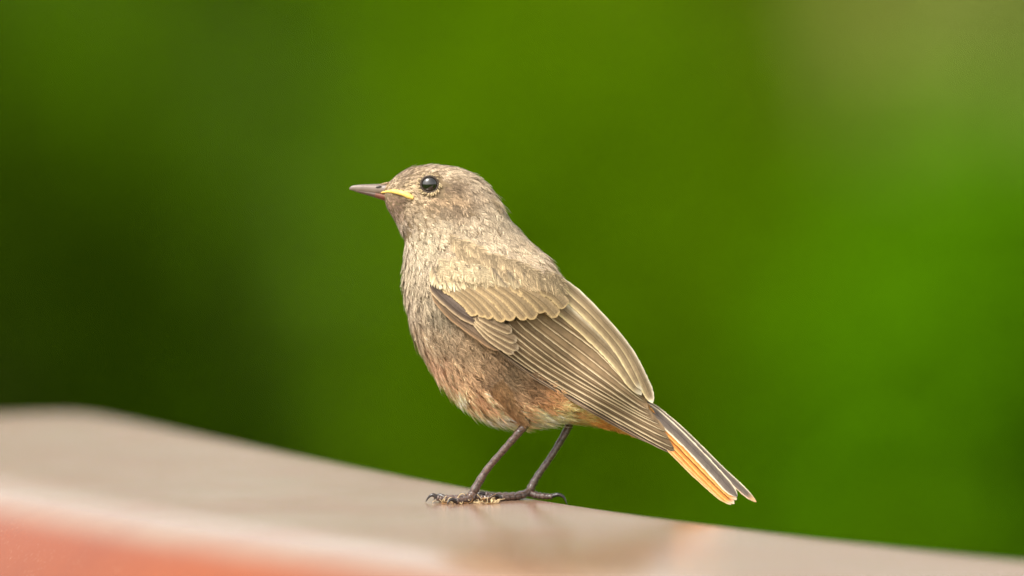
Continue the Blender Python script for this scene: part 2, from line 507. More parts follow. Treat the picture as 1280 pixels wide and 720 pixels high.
def vg(u, w, h): return Gpt(u, w, h)
near_piv = vg(592, 22, 13); far_piv = vg(663, -20, 12)
leg_tube([(616, 472, 60), (634, 498, 56), (648, 516, 47), (656, 528, 40)], [7, 7, 5.5, 4.4], 16, mat=0)
leg_tube([(652, 520, 42), (657, 529, 39), (649, 540, 37), (630, 562, 31), (608, 588, 25), tuple(near_piv), tuple(vg(589, 22, 5))], [5.4, 6.0, 5.0, 4.3, 4.4, 5.4, 4.4], 60, 0.14, 13)
leg_tube([(700, 490, -34), (708, 510, -28), (713, 524, -24)], [18, 9, 5], 12, mat=0)
leg_tube([(712, 520, -24), (713, 527, -23.5), (708, 540, -23), (690, 570, -21), (672, 596, -20), tuple(far_piv), tuple(vg(660, -20, 5))], [5.0, 5.2, 4.8, 4.2, 4.4, 5.2, 4.4], 60, 0.14, 13)
toes = [  # (toe points (u, w, h), claw points)
    ([(592, 22, 9), (580, 25, 4.5), (564, 29, 3.6), (552, 31, 4.4), (546, 32, 6.5)], [(546, 32, 6.5), (542, 32.5, 9.5), (537, 33, 8), (532, 33, 1)]),
    ([(592, 22, 9), (581, 15, 4.5), (568, 8, 3.8), (556, 3, 4)], [(556, 3, 4), (550, 1, 6.5), (545, 0, 5), (542, -1, 0.8)]),
    ([(592, 22, 9), (588, 34, 4.5), (579, 46, 3.8), (570, 54, 3.8)], [(570, 54, 3.8), (565, 58, 6), (561, 61, 4.5), (559, 63, 0.8)]),
    ([(590, 22, 8), (602, 20, 4.6), (612, 18, 4.2)], [(612, 18, 4.2), (618, 17, 7.5), (624, 16, 6.5), (627, 16, 0.8)]),
    ([(662, -20, 9), (648, -14, 5), (632, -9, 4.4), (616, -5, 5), (606, -3, 7.5)], [(606, -3, 7.5), (600, -2, 9), (594, -1, 6), (592, -1, 1)]),
    ([(662, -20, 9), (650, -8, 4.8), (637, 2, 4.2), (626, 8, 4.2)], [(626, 8, 4.2), (620, 11, 6.5), (615, 13, 5), (613, 14, 0.8)]),
    ([(662, -20, 9), (645, -22, 4.6), (628, -24, 4.2), (614, -24, 4.2)], [(614, -24, 4.2), (608, -24, 6.5), (603, -24, 5), (600, -24, 0.8)]),
    ([(661, -20, 8), (672, -15, 5), (682, -12, 4), (691, -10, 4)], [(690, -10, 4.4), (698, -8, 6.5), (705, -7, 3), (709, -6, -6)]),
]
claw_jobs = []
for tp, cp in toes:
    pts = [tuple(vg(*p)) for p in tp]
    n = 34
    rr = np.linspace(4.4, 3.4, len(pts))
    leg_tube(pts, rr, n, 0.28, len(pts) + 2, 12)
    claw_jobs.append([tuple(vg(*p)) for p in cp])
bm_.build('body', [M['skin'], M['leg']], bird)
for cp in claw_jobs:
    cb = MB(); leg_tube(cp, [2.9, 2.5, 1.6, 0.4], 14, ns=10, mat=0, dst=cb)
    cb.build('claw', M['claw'], bird)

# ---------------- bill
def bill(sec, n=40, ns=20):
    s = catmull(np.asarray(sec, float), n)       # u, vtop, vbot, halfwidth
    a = np.linspace(0, 2 * np.pi, ns, endpoint=False)
    Vv = []
    for u, v1, v2, w in s:
        Vv.append(np.stack([np.full(ns, u), (v1 + v2) / 2 - (v2 - v1) / 2 * np.cos(a), w * np.sign(np.sin(a)) * np.abs(np.sin(a)) ** 0.8], 1))
    Vv = np.concatenate(Vv)
    F = [(i * ns + j, i * ns + (j + 1) % ns, (i + 1) * ns + (j + 1) % ns, (i + 1) * ns + j) for i in range(n - 1) for j in range(ns)]
    F += [tuple(range(ns))[::-1], tuple((n - 1) * ns + j for j in range(ns))]
    return Wp(Vv), F
um = MB(); V_, F_ = bill([(436.5, 234.6, 236.6, 0.5), (440, 232.0, 237.6, 1.6), (450, 230.6, 239.6, 3.2), (462, 230.2, 241.6, 4.6), (474, 229.9, 243.2, 6.2), (484, 229.8, 244, 8), (494, 229, 245, 9)])
um.add(V_, F_); upper = um.build('upper_mandible', M['bill'], bird)
lm = MB(); V_, F_ = bill([(441, 236.8, 238.2, 0.6), (448, 237.5, 240.6, 2.0), (458, 238.5, 243.4, 3.2), (468, 239.5, 246.6, 4.6), (480, 241, 250.5, 6.6), (492, 242, 254, 8.6)])
fm = []
lm.add(V_, F_)
lower = lm.build('lower_mandible', [M['bill_dark'], M['bill_red']], bird)
for p in lower.data.polygons:
    c = p.center
    uu = 640 + (c[0] - ORG[0]) / S
    p.material_index = 1 if uu > 469 else 0
for sg in (1, -1):
    pts = [(476, 240.8, 6.0 * sg), (484, 239.4, 9.6 * sg), (494, 239.6, 16 * sg), (504, 242.0, 23.5 * sg), (512, 245.6, 28 * sg), (517, 248, 30 * sg)]
    pts = [(a_, b_, sg * max(abs(c_), (float(body_w(a_, b_)) + 0.2) if a_ > 486 else 0)) for a_, b_, c_ in pts]
    p = catmull(pts, 26); r = catmull(np.array([[0.6], [1.6], [2.7], [3.3], [3.3], [1.6]]), 26)[:, 0]
    g_ = MB(); V_, F_ = tube(Wp(p), r * S, 10); g_.add(V_, F_); g_.build('gape_flange', M['gape'], bird)
    nb_ = MB(); p = catmull([(469.5, 234.4, 5.1 * sg), (473, 233.4, 5.8 * sg), (477, 233.0, 6.2 * sg)], 10)
    V_, F_ = tube(Wp(p), np.array([.3, .8, 1.1, 1.3, 1.4, 1.4, 1.3, 1.1, .8, .3]) * S, 8); nb_.add(V_, F_); nb_.build('nostril', M['claw'], upper)

# ---------------- eyes
EU, EV, ER = 537.0, 230.5, 11.0
ew = float(body_w(EU, EV))
for sg in (1, -1):
    ns, nrg = 28, 18
    th = np.linspace(0, np.pi, nrg); ph = np.linspace(0, 2 * np.pi, ns, endpoint=False)
    X = np.stack([np.outer(np.sin(th), np.cos(ph)), np.outer(np.sin(th), np.sin(ph)), np.outer(np.cos(th), np.ones(ns))], -1) * ER
    X = X.reshape(-1, 3); X[:, 2] *= 0.8
    ce = np.array([EU, EV, (ew - 2.4)])
    Pv = X + ce; Pv[:, 2] *= sg
    F = [(i * ns + j, i * ns + (j + 1) % ns, (i + 1) * ns + (j + 1) % ns, (i + 1) * ns + j) for i in range(nrg - 1) for j in range(ns)]
    eb = MB(); eb.add(Wp(Pv), F); eb.build('eye', M['eye'], bird)
    # dark lid rim and the ring of tiny pale feathers round it
    a = np.linspace(0, 2 * np.pi, 41)
    lr = MB()
    lp = np.stack([EU + 10.7 * np.cos(a), EV + 10.2 * np.sin(a), np.full(41, (ew + 1.6)) * 1.0], 1)
    lp[:, 2] = (ew + 2.2 - 0.06 * np.abs(lp[:, 0] - EU)); lp[:, 2] *= sg
    V_, F_ = tube(Wp(lp), np.full(41, 1.3) * S, 8); lr.add(V_, F_); lid = lr.build('eyelid', M['lid'], bird)
    er = MB()
    for ring_r, cnt, sz in ((12.4, 30, 1.0), (14.4, 26, 0.95)):
        for i in range(cnt):
            an = 2 * np.pi * (i + rng.uniform(-.4, .4)) / cnt
            if rng.uniform() < (0.12 if math.sin(an) > -.1 else 0.45): continue
            cu, cv = EU + ring_r * 1.04 * math.cos(an), EV + ring_r * 0.96 * math.sin(an)
            cw = max(float(body_w(cu, cv)), ew - 6) + 2.0
            du, dv = math.cos(an + 0.7) * 2.4, math.sin(an + 0.7) * 2.4
            p = np.array([(cu - du * .5, cv - dv * .5, sg * cw), (cu, cv, sg * (cw + .5)), (cu + du, cv + dv, sg * (cw + 0.2))])
            V_, F_ = tube(Wp(p), np.array([sz * .7, sz, sz * .35]) * rng.uniform(.7, 1.1) * S, 6); er.add(V_, F_)
    er.build('eye_ring', M['ring'], lid)

# ---------------- barbed feathers
def barb_template(nb, r, width=1.0, fluff=0.12, tipround=0.5, segs=3):
    """unit feather: y 0..1 along the shaft, x -0.5..0.5; returns verts (x,y,z), faces, along 0..1, out 0..1"""
    Vs, Fs, al, ou, rv = [], [], [], [], [np.ones(12)]
    n0 = 0
    def ribbon(pts, wd):
        nonlocal n0
        pts = np.asarray(pts); k = len(pts)
        d = np.gradient(pts, axis=0); nx = np.stack([-d[:, 1], d[:, 0]], 1); nx /= np.linalg.norm(nx, axis=1)[:, None] + 1e-9
        z = pts[:, 2]
        L_ = np.concatenate([pts[:, :2] + nx * wd[:, None] / 2, z[:, None]], 1)
        R_ = np.concatenate([pts[:, :2] - nx * wd[:, None] / 2, z[:, None]], 1)
        vv = np.stack([L_, R_], 1).reshape(-1, 3)
        Vs.append(vv)
        for i in range(k - 1):
            Fs.append((n0 + 2 * i, n0 + 2 * i + 1, n0 + 2 * i + 3, n0 + 2 * i + 2))
        n0 += 2 * k
        return k
    # shaft
    ys = np.linspace(0, 0.93, 6)
    k = ribbon(np.stack([np.zeros(6), ys, np.full(6, 0.012)], 1), np.linspace(0.035, 0.012, 6))
    al.append(np.repeat(ys, 2)); ou.append(np.zeros(12))
    for sgn in (-1, 1):
        for i in range(nb):
            f = (i + r.uniform(-.35, .35)) / nb
            y0 = 0.04 + 0.86 * max(f, 0)
            # outline half width at the barb's end
            y1 = min(y0 + 0.26 + r.normal(0, 0.02) + 0.05 * (1 - f), 1.0 - 0.02 * abs(r.normal()))
            prof = math.sin(min(max(y1, 0.02), 1) ** 0.9 * math.pi * 0.5 + 0.0) ** 0.6 * (1 - max(0, (y1 - (1 - tipround)) / tipround) ** 2.2 * 0.92)
            xe = sgn * 0.5 * prof * (1 + r.normal(0, fluff))
            if i >= nb - 2: xe *= 0.5
            y1 += r.normal(0, fluff * 0.25)
            z1 = r.normal(0, fluff * 0.12)
            pts = []
            for s_ in np.linspace(0, 1, segs + 1):
                x = xe * (s_ ** 0.85); y = y0 + (y1 - y0) * (s_ ** 1.25)
                pts.append((x, y, z1 * s_ ** 2 - 0.10 * abs(x)))
            wd = width * np.array([1.0, 1.0, 0.85, 0.35][:segs] + [0.22]) * 1.25 / nb
            ribbon(pts, wd)
            al.append(np.repeat(np.array(pts)[:, 1], 2)); ou.append(np.repeat(np.linspace(0, 1, segs + 1), 2)); rv.append(np.full(2 * segs + 2, math.exp(r.normal(0, 0.31))))
    return np.concatenate(Vs), np.array(Fs), np.clip(np.concatenate(al), 0, 1.05), np.concatenate(ou), np.concatenate(rv)

r_t = np.random.default_rng(5)
T_SMALL = [barb_template(10, r_t, 0.68, 0.24, 0.7, 2) for _ in range(12)]
T_BODY = [barb_template(20, r_t, 0.62, 0.2, 0.55, 3) for _ in range(14)]
T_FLUFF = [barb_template(18, r_t, 0.5, 0.42, 0.75, 3) for _ in range(12)]
T_COV = [barb_template(26, r_t, 1.0, 0.06, 0.42, 3) for _ in range(8)]

class Plume:
    def __init__(self): self.v = []; self.f = []; self.c = []; self.n = 0
    def add(self, tpl, P, T, N, L, Wd, col_dark, col_mid, col_tip, lift=0.08, curl=0.0, R=90.0, shaft=None, r=rng):
        V, F, al, ou, rv = tpl
        T = T - N * np.dot(T, N); T /= np.linalg.norm(T) + 1e-9
        B = np.cross(N, T)
        x = V[:, 0] * Wd; y = V[:, 1] * L
        z = V[:, 2] * Wd * 1.0 + y * lift - (y * y) / (2 * R) - (x * x) / (2 * R) + curl * (V[:, 1] ** 3) * L
        Q = P + np.outer(y, T) + np.outer(x, B) + np.outer(z, N)
        self.v.append(Q); self.f.append(F + self.n); self.n += len(V)
        a = np.clip(al, 0, 1)[:, None]
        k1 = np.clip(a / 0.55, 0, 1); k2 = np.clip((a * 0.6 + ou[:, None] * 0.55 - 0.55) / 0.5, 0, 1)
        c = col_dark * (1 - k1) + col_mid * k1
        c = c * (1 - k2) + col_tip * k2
        if shaft is not None:
            c = np.where((ou[:, None] < 0.15), c * 0.35 + shaft * 0.65, c)
        self.c.append(c * rv[:, None])
    def build(self, name, parent, mat, stuff=True):
        v = np.concatenate(self.v); f = np.concatenate(self.f); c = np.clip(np.concatenate(self.c), 0.001, 1)
        o = mesh_np(name, Wp(v), f, mat, parent, cols=c)
        if stuff: o['kind'] = 'stuff'
        return o

# plumage colour by place on the body (sRGB; lower belly raised to make up for weak light)
ANCH = [  # u, v, colour
    (490, 225, (150, 130, 104)), (505, 216, (128, 108, 86)), (520, 224, (140, 118, 90)), (545, 208, (138, 119, 95)), (575, 214, (140, 122, 97)), (600, 230, (146, 128, 103)),
    (556, 224, (156, 134, 106)), (560, 234, (88, 70, 52)), (574, 238, (96, 78, 58)), (590, 244, (134, 115, 92)), (560, 250, (146, 118, 84)), (578, 252, (142, 116, 84)), (572, 262, (88, 72, 54)), (588, 262, (106, 88, 66)), (556, 266, (110, 92, 70)), (545, 258, (138, 112, 82)), (525, 250, (150, 128, 98)), (512, 232, (164, 140, 104)), (503, 226, (104, 86, 66)), (514, 220, (108, 90, 70)), (510, 262, (138, 118, 92)), (500, 256, (84, 62, 46)),
    (490, 258, (122, 96, 76)), (497, 268, (128, 104, 86)), (505, 285, (142, 124, 106)), (530, 275, (140, 122, 96)), (555, 285, (148, 131, 105)), (600, 272, (150, 132, 107)), (630, 265, (150, 133, 108)),
    (505, 310, (156, 140, 118)), (530, 305, (148, 133, 107)), (515, 340, (150, 134, 110)), (530, 370, (140, 124, 100)), (510, 385, (150, 132, 110)), (550, 400, (118, 104, 82)),
    (590, 300, (154, 136, 109)), (620, 300, (158, 139, 112)), (650, 320, (160, 140, 112)), (690, 345, (162, 142, 115)), (640, 345, (160, 140, 112)), (710, 380, (160, 142, 115)),
    (525, 430, (150, 126, 98)), (555, 430, (130, 108, 80)), (590, 440, (124, 101, 72)), (540, 465, (182, 138, 104)), (580, 475, (146, 116, 82)), (615, 470, (122, 96, 66)), (570, 500, (212, 164, 120)), (605, 505, (178, 134, 94)),
    (640, 495, (140, 110, 76)), (640, 470, (104, 84, 58)), (600, 525, (232, 192, 142)), (630, 530, (234, 194, 144)), (650, 515, (180, 134, 90)), (665, 485, (100, 74, 46)), (690, 502, (176, 124, 72)), (675, 530, (226, 190, 142)), (700, 522, (232, 184, 124)), (720, 510, (220, 146, 74)),
    (745, 525, (218, 138, 58)), (780, 535, (222, 140, 60)), (800, 500, (222, 140, 55)), (770, 470, (190, 130, 75)),
]
AU = np.array([(a[0], a[1]) for a in ANCH], float); AC = np.array([lin(a[2]) for a in ANCH])
def plume_col(u, v):
    d2 = (AU[:, 0] - u) ** 2 + (AU[:, 1] - v) ** 2
    w = 1.0 / (d2 + 30.0) ** 2.0
    c = (AC * w[:, None]).sum(0) / w.sum()
    return (c * 0.8 + c.mean() * 0.2) * 1.58

# candidate spots, thinned so that neighbours keep their distance
NC = 130000
ct = rng.uniform(0, 1, NC); ca = rng.uniform(0, 2 * np.pi, NC)
cp_, cT, cN = body_frame(ct, ca)
e = 0.003
dA = np.linalg.norm(np.cross(body_pt(np.minimum(ct + e, 1), ca) - body_pt(np.maximum(ct - e, 0), ca), body_pt(ct, ca + .02) - body_pt(ct, ca - .02)), axis=1)
keep = rng.uniform(0, 1, NC) < np.clip(dA / np.percentile(dA, 80), 0.15, 1)
ct, ca, cp_, cT, cN = ct[keep], ca[keep], cp_[keep], cT[keep], cN[keep]

def spec(u, v, w, t):
    """feather length, width, spacing, template set by place"""
    if t < 0.10: return 8, 4.6, 2.7, T_SMALL
    if t < 0.30:
        f = (t - 0.10) / 0.20
        return 10 + 4 * f, 5.5 + 2.5 * f, 3.2 + 0.9 * f, T_SMALL
    if t < 0.42:
        f = (t - 0.30) / 0.12
        return 14 + 7 * f, 8 + 4 * f, 4.1 + 1.3 * f, T_BODY
    lower = v > 300 + (u - 500) * 0.95
    if lower: return 25, 13, 5.6, T_FLUFF
    return 23, 13.5, 5.8, T_BODY

WING_POLY = np.array([(556, 345), (556, 368), (585, 400), (616, 426), (652, 456), (700, 486), (760, 524), (801, 545), (840, 560), (812, 505), (786, 460), (752, 416), (726, 388), (690, 366), (610, 348)], float)
def in_poly(u, v, poly):
    c = False; n = len(poly); j = n - 1
    for i in range(n):
        if (poly[i, 1] > v) != (poly[j, 1] > v) and u < (poly[j, 0] - poly[i, 0]) * (v - poly[i, 1]) / (poly[j, 1] - poly[i, 1]) + poly[i, 0]: c = not c
        j = i
    return c
grid = {}
regions = {k: Plume() for k in ('head_plumage', 'breast_plumage', 'mantle_plumage', 'belly_plumage')}
order = rng.permutation(len(ct))
nacc = 0
for i in order:
    P = cp_[i]; u, v, w = P; t = ct[i]
    if t < 0.012 or t > 0.985: continue
    L, Wd, sp, tset = spec(u, v, w, t)
    if t < 0.3 and (u - EU) ** 2 + (v - EV) ** 2 < 16.0 ** 2: continue
    key = (int(u // 8), int(v // 8), int(w // 8))
    ok = True
    for a in (-1, 0, 1):
        for b_ in (-1, 0, 1):
            for c_ in (-1, 0, 1):
                for Q in grid.get((key[0] + a, key[1] + b_, key[2] + c_), ()):
                    if (Q[0] - u) ** 2 + (Q[1] - v) ** 2 + (Q[2] - w) ** 2 < sp * sp:
                        ok = False; break
                if not ok: break
            if not ok: break
        if not ok: break
    if not ok: continue
    grid.setdefault(key, []).append(P)
    if abs(w) > 14 and t > 0.4 and in_poly(u, v, WING_POLY): continue      # bare under the folded wing
    T_, N_ = cT[i], cN[i]
    jit = rng.normal(0, 0.16)
    Bv = np.cross(N_, T_); Td = T_ * math.cos(jit) + Bv * math.sin(jit)
    base = plume_col(u + Td[0] * L * 0.6, v + Td[1] * L * 0.6)
    belly = (v > 395 + (u - 500) * 0.55) and t > 0.42
    var = float(np.exp(rng.normal(0, 0.20 if belly else 0.11)))
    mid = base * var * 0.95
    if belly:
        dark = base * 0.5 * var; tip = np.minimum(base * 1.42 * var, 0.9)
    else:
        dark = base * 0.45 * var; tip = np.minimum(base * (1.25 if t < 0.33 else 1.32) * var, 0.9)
    sz = rng.uniform(0.85, 1.2)
    name = 'head_plumage' if t < 0.33 else ('belly_plumage' if belly else ('breast_plumage' if v > 300 + (u - 500) * 0.95 else 'mantle_plumage'))
    if N_[1] > 0.3 and t > 0.4: L *= 1.12; k_ = min((N_[1] - .3) / .4, 1); tip = np.minimum(tip * (1 + .08 * k_), .8); mid = np.minimum(mid * (1 + .35 * k_), .9); dark = dark * (1 + .5 * k_)  # down-facing feathers lightened in colour to stand in for bounce light underneath
    lift = (0.10 if (N_[1] > 0.5 and t > 0.4) else 0) + (0.16 if t > 0.3 else 0.12) + abs(rng.normal(0, 0.05)) + (0.05 if belly else 0)
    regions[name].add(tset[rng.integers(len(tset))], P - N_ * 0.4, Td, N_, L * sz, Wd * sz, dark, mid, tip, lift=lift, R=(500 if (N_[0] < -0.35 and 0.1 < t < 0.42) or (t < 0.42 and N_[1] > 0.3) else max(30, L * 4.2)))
    nacc += 1
print('contour feathers', nacc)
for i in range(9):                               # loose feathers standing off the nape
    tq = 0.385 + rng.uniform(-.012, .012); aq = rng.uniform(-.5, .5)
    P, T_, N_ = [x[0] for x in body_frame(np.array([tq]), np.array([aq]))]
    base = lin((160, 141, 114)) * float(np.exp(rng.normal(0, .12)))
    regions['mantle_plumage'].add(T_FLUFF[i], P, T_, N_, 20, 9, base * .6, base, base * 1.4, lift=rng.uniform(.3, .5), R=70)
for i in range(70):                              # short bristly feathers over the root of the bill
    aq = rng.uniform(-1.5, 1.5); P = np.array([rng.uniform(474, 488), 0, 0]); f = (P[0] - 474) / 14
    P[1] = 237 - (7.0 + 3 * f) * math.cos(aq); P[2] = (6.0 + 6 * f) * math.sin(aq)
    N_ = np.array([-.25, -math.cos(aq), math.sin(aq)]); N_ /= np.linalg.norm(N_)
    base = lin((150, 126, 96)) * float(np.exp(rng.normal(0, .25)))
    if P[0] < 479 and abs(aq) > .9: continue
    regions['head_plumage'].add(T_SMALL[i % len(T_SMALL)], P, np.array([1.0, -.35, 0]), N_, 8, 3.4, base * .6, base, base * 1.4, lift=.12, R=40)
# feathered shin of the near leg
rr = regions['belly_plumage']
for i in range(340):
    f = rng.uniform(0, 0.92); an = rng.uniform(0, 2 * np.pi)
    c = np.array([617, 473, 63]) * (1 - f) + np.array([656, 528, 40]) * f
    ax = np.array([38, 54, -26.]); ax /= np.linalg.norm(ax)
    n1 = np.cross(ax, [0, 0, 1.0]); n1 /= np.linalg.norm(n1); n2 = np.cross(ax, n1)
    N_ = n1 * math.cos(an) + n2 * math.sin(an)
    rad = float(np.interp(f, [0, .4, .75, 1], [13.5, 11, 7.6, 5.2]))
    P = c + N_ * rad
    base = lin((146, 114, 80)) * float(np.exp(rng.normal(0, .2)))
    L = 18 - 8 * f
    rr.add(T_FLUFF[i % len(T_FLUFF)], P, ax, N_, L, L * .55, base * .55, base * .9, base * 1.35, lift=0.10, R=300)
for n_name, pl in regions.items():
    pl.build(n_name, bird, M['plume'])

# ---------------- vaned feathers (flight feathers, tail)
CX = np.array([-1, -0.86, -0.72, -0.4, -0.07, 0.0, 0.07, 0.4, 0.72, 0.86, 1.0])
def vaned(name, pts, w_out, w_in, wfun, layer, col, edge_out, edge_in, tipcol=None, sign=1, n=46, shaftc=None, camber=0.10, pointy=2.4, edge_amt=1.0, soft=0.45, shade=1.0, fray=0.035, parent=None):
    """pts: shaft in (u, v); w_out: half vane on the right of travel (lower edge), w_in: the other half"""
    r = np.random.default_rng(abs(hash((round(pts[0][0]), round(pts[-1][1]), sign))) % 99991)
    c = catmull(pts, n); s = np.linspace(0, 1, n)
    T = np.gradient(c, axis=0); T /= np.linalg.norm(T, axis=1)[:, None]
    Nn = np.stack([-T[:, 1], T[:, 0]], 1)          # screen-down side when travelling right
    basew = np.clip(s / 0.14, 0, 1) ** 0.6
    tipw = np.clip(1 - np.clip((s - 0.80) / 0.20, 0, 1) ** pointy, 0.02, 1)
    V = np.zeros((n, len(CX), 3)); C = np.zeros((n, len(CX), 3)); UV = np.zeros((n, len(CX), 2))
    col = np.asarray(col); edge_out = np.asarray(edge_out); edge_in = np.asarray(edge_in)
    for k, x in enumerate(CX):
        wd = (w_out if x > 0 else w_in) * abs(x) * basew * tipw
        if abs(x) == 1: wd = wd * (1 + r.normal(0, fray, n))
        p = c + Nn * (wd * (1 if x > 0 else -1))[:, None]
        V[:, k, 0] = p[:, 0]; V[:, k, 1] = p[:, 1]
        V[:, k, 2] = wfun(p[:, 0], p[:, 1]) + layer - camber * wd
        if x == 0: V[:, k, 2] += 0.25
        cc = np.repeat(col[None], n, 0).copy()
        if x >= 0.86: cc = cc * (1 - edge_amt) + edge_out * edge_amt
        elif x <= -0.86: cc = np.repeat(edge_in[None], n, 0)
        elif x == 0.72: cc = cc * (1 - soft * edge_amt) + edge_out * soft * edge_amt
        elif x == -0.72: cc = cc * (1 - soft) + edge_in * soft
        elif abs(x) < 0.1: cc = cc * shade
        elif x > 0: cc = cc * 1.04
        else: cc = cc * 0.94
        cc = cc * (1 + r.normal(0, 0.07, n))[:, None]
        if x == 0: cc = np.repeat((col * 0.5 if shaftc is None else np.asarray(shaftc))[None], n, 0)
        if tipcol is not None:
            kt = np.clip((s - 0.90) / 0.07, 0, 1)[:, None]
            cc = cc * (1 - kt) + np.asarray(tipcol) * kt
        cc = cc * (1 + r.normal(0, 0.05, n))[:, None]
        C[:, k] = cc
        UV[:, k, 0] = s * (np.linalg.norm(np.diff(c, axis=0), axis=1).sum() / 120) - abs(x) * 0.10
        UV[:, k, 1] = x
    m = len(CX)
    F = np.array([(i * m + j, i * m + j + 1, (i + 1) * m + j + 1, (i + 1) * m + j) for i in range(n - 1) for j in range(m - 1)])
    V = V.reshape(-1, 3); V[:, 2] *= sign
    return mesh_np(name, Wp(V), F, M['flight'], parent or bird, cols=np.clip(C.reshape(-1, 3), 0.001, 1), uv=UV.reshape(-1, 2))

BROWN = lin((144, 119, 88)); DKBROWN = lin((88, 68, 50)); GREYB = lin((140, 119, 90)); BUFF = lin((236, 214, 174)); PALE = lin((236, 220, 190))
ORANGE = lin((212, 128, 54)); DKGREY = lin((104, 92, 84)); PINKBUFF = lin((232, 200, 168))
# (visible lower edge line of each flight feather, from wrist to tip)
FL = [
    ('secondary_feather', [(676, 390), (745, 440), (801, 498)], 15, BROWN * 0.95),
    ('secondary_feather', [(664, 395), (735, 447), (806, 505)], 14, BROWN * 0.9),
    ('secondary_feather', [(653, 399), (725, 452), (810, 511)], 14, BROWN * 0.85),
    ('secondary_feather', [(643, 402), (715, 456), (813, 518)], 14, BROWN * 0.8),
    ('secondary_feather', [(634, 405), (705, 459), (818, 527)], 13, BROWN * 0.75),
    ('secondary_feather', [(628, 409), (696, 461), (823, 533)], 13, BROWN * 0.7),
    ('primary_feather', [(624, 413), (690, 464), (830, 542)], 13, BROWN * 0.7),
    ('primary_feather', [(622, 419), (688, 469), (837, 551)], 12, BROWN * 0.62),
    ('primary_feather', [(620, 425), (687, 474), (842, 560)], 12, BROWN * 0.58),
    ('primary_feather', [(616, 429), (686, 479), (848, 568)], 12, BROWN * 0.55),
    ('primary_feather', [(611, 430), (680, 480), (842, 568)], 11, DKBROWN * 0.6),
    ('primary_feather', [(604, 424), (670, 474), (770, 531), (828, 561)], 11, DKBROWN * 0.55),
    ('primary_feather', [(597, 416), (660, 468), (726, 508), (815, 555)], 11, DKBROWN * 0.55),
    ('primary_feather', [(588, 407), (650, 460), (718, 502), (767, 530), (801, 549)], 10, DKBROWN * 0.75),
]
for sg in (1, -1):
    for i, (nm, e_, wi, c_) in enumerate(FL):
        w_out = 3.2
        pts = []
        e_ = np.array(e_, float)
        jr = np.random.default_rng(300 + i)
        e_ = e_ + jr.normal(0, 1.1, e_.shape) * np.array([0.5] + [1.0] * (len(e_) - 1))[:, None]
        c_ = c_ * math.exp(jr.normal(0, 0.14)); w_out = 3.2 + jr.uniform(-.6, .8)
        Tn = np.gradient(e_, axis=0); Tn /= np.linalg.norm(Tn, axis=1)[:, None]
        nrm = np.stack([-Tn[:, 1], Tn[:, 0]], 1)
        sh = e_ - nrm * (w_out * np.array([1.0] * (len(e_) - 1) + [0.3]))[:, None]
        vaned(nm, sh.tolist(), w_out, wi, wing_w, 2.5 - i * 0.85, c_, BUFF if i < 10 else lin((170, 146, 120)), c_ * 1.15, sign=sg, camber=0.12, edge_amt=1.0 if i < 11 else 0.75, soft=0.5 if i < 9 else 0.25, tipcol=None)
    # tertials
    TR = [([(684, 370), (735, 414), (772, 452), (802, 494)], 9, 9, 5.0, GREYB * 1.05),
          ([(696, 357), (742, 398), (778, 440), (803, 488)], 8.5, 9, 6.4, GREYB * 1.1),
          ([(696, 344), (744, 390), (784, 437), (806, 478), (816, 504)], 8, 6, 7.6, GREYB * 1.05)]
    for pts, wo, wi, ly, c_ in TR:
        vaned('tertial_feather', pts, wo, wi, wing_w, ly, c_, lin((234, 210, 160)), PALE, tipcol=PALE, sign=sg, pointy=2.0, camber=0.22)
    # alula: dark feathers at the wrist
    vaned('alula_feather', [(538, 356), (556, 374), (578, 392), (602, 404)], 6.5, 7.5, wing_w, 5.0, lin((84, 70, 60)), lin((186, 160, 126)), lin((120, 104, 94)), sign=sg, pointy=3.5, n=30, camber=0.16)
    vaned('alula_feather', [(540, 366), (562, 392), (590, 414), (624, 438)], 5, 7, wing_w, 1.8, lin((104, 84, 64)), lin((160, 128, 94)), lin((120, 100, 84)), sign=sg, pointy=2.5, n=30, camber=0.1)
    # primary coverts, tips stepping down the wing
    PC = [([(598, 394), (616, 404), (640, 415)], 5.0, 6, 6.8), ([(594, 395), (616, 412), (646, 427)], 5.0, 7, 6.0), ([(592, 396), (616, 418), (648, 437)], 4.8, 7, 5.2), ([(590, 397), (612, 422), (642, 442)], 4.5, 7, 4.4)]
    for pts, wo, wi, ly in PC:
        vaned('primary_covert', pts, wo, wi, wing_w, ly, lin((124, 104, 80)), lin((204, 180, 142)), lin((140, 120, 94)), tipcol=lin((168, 150, 124)), sign=sg, pointy=3.0, n=30, camber=0.14)

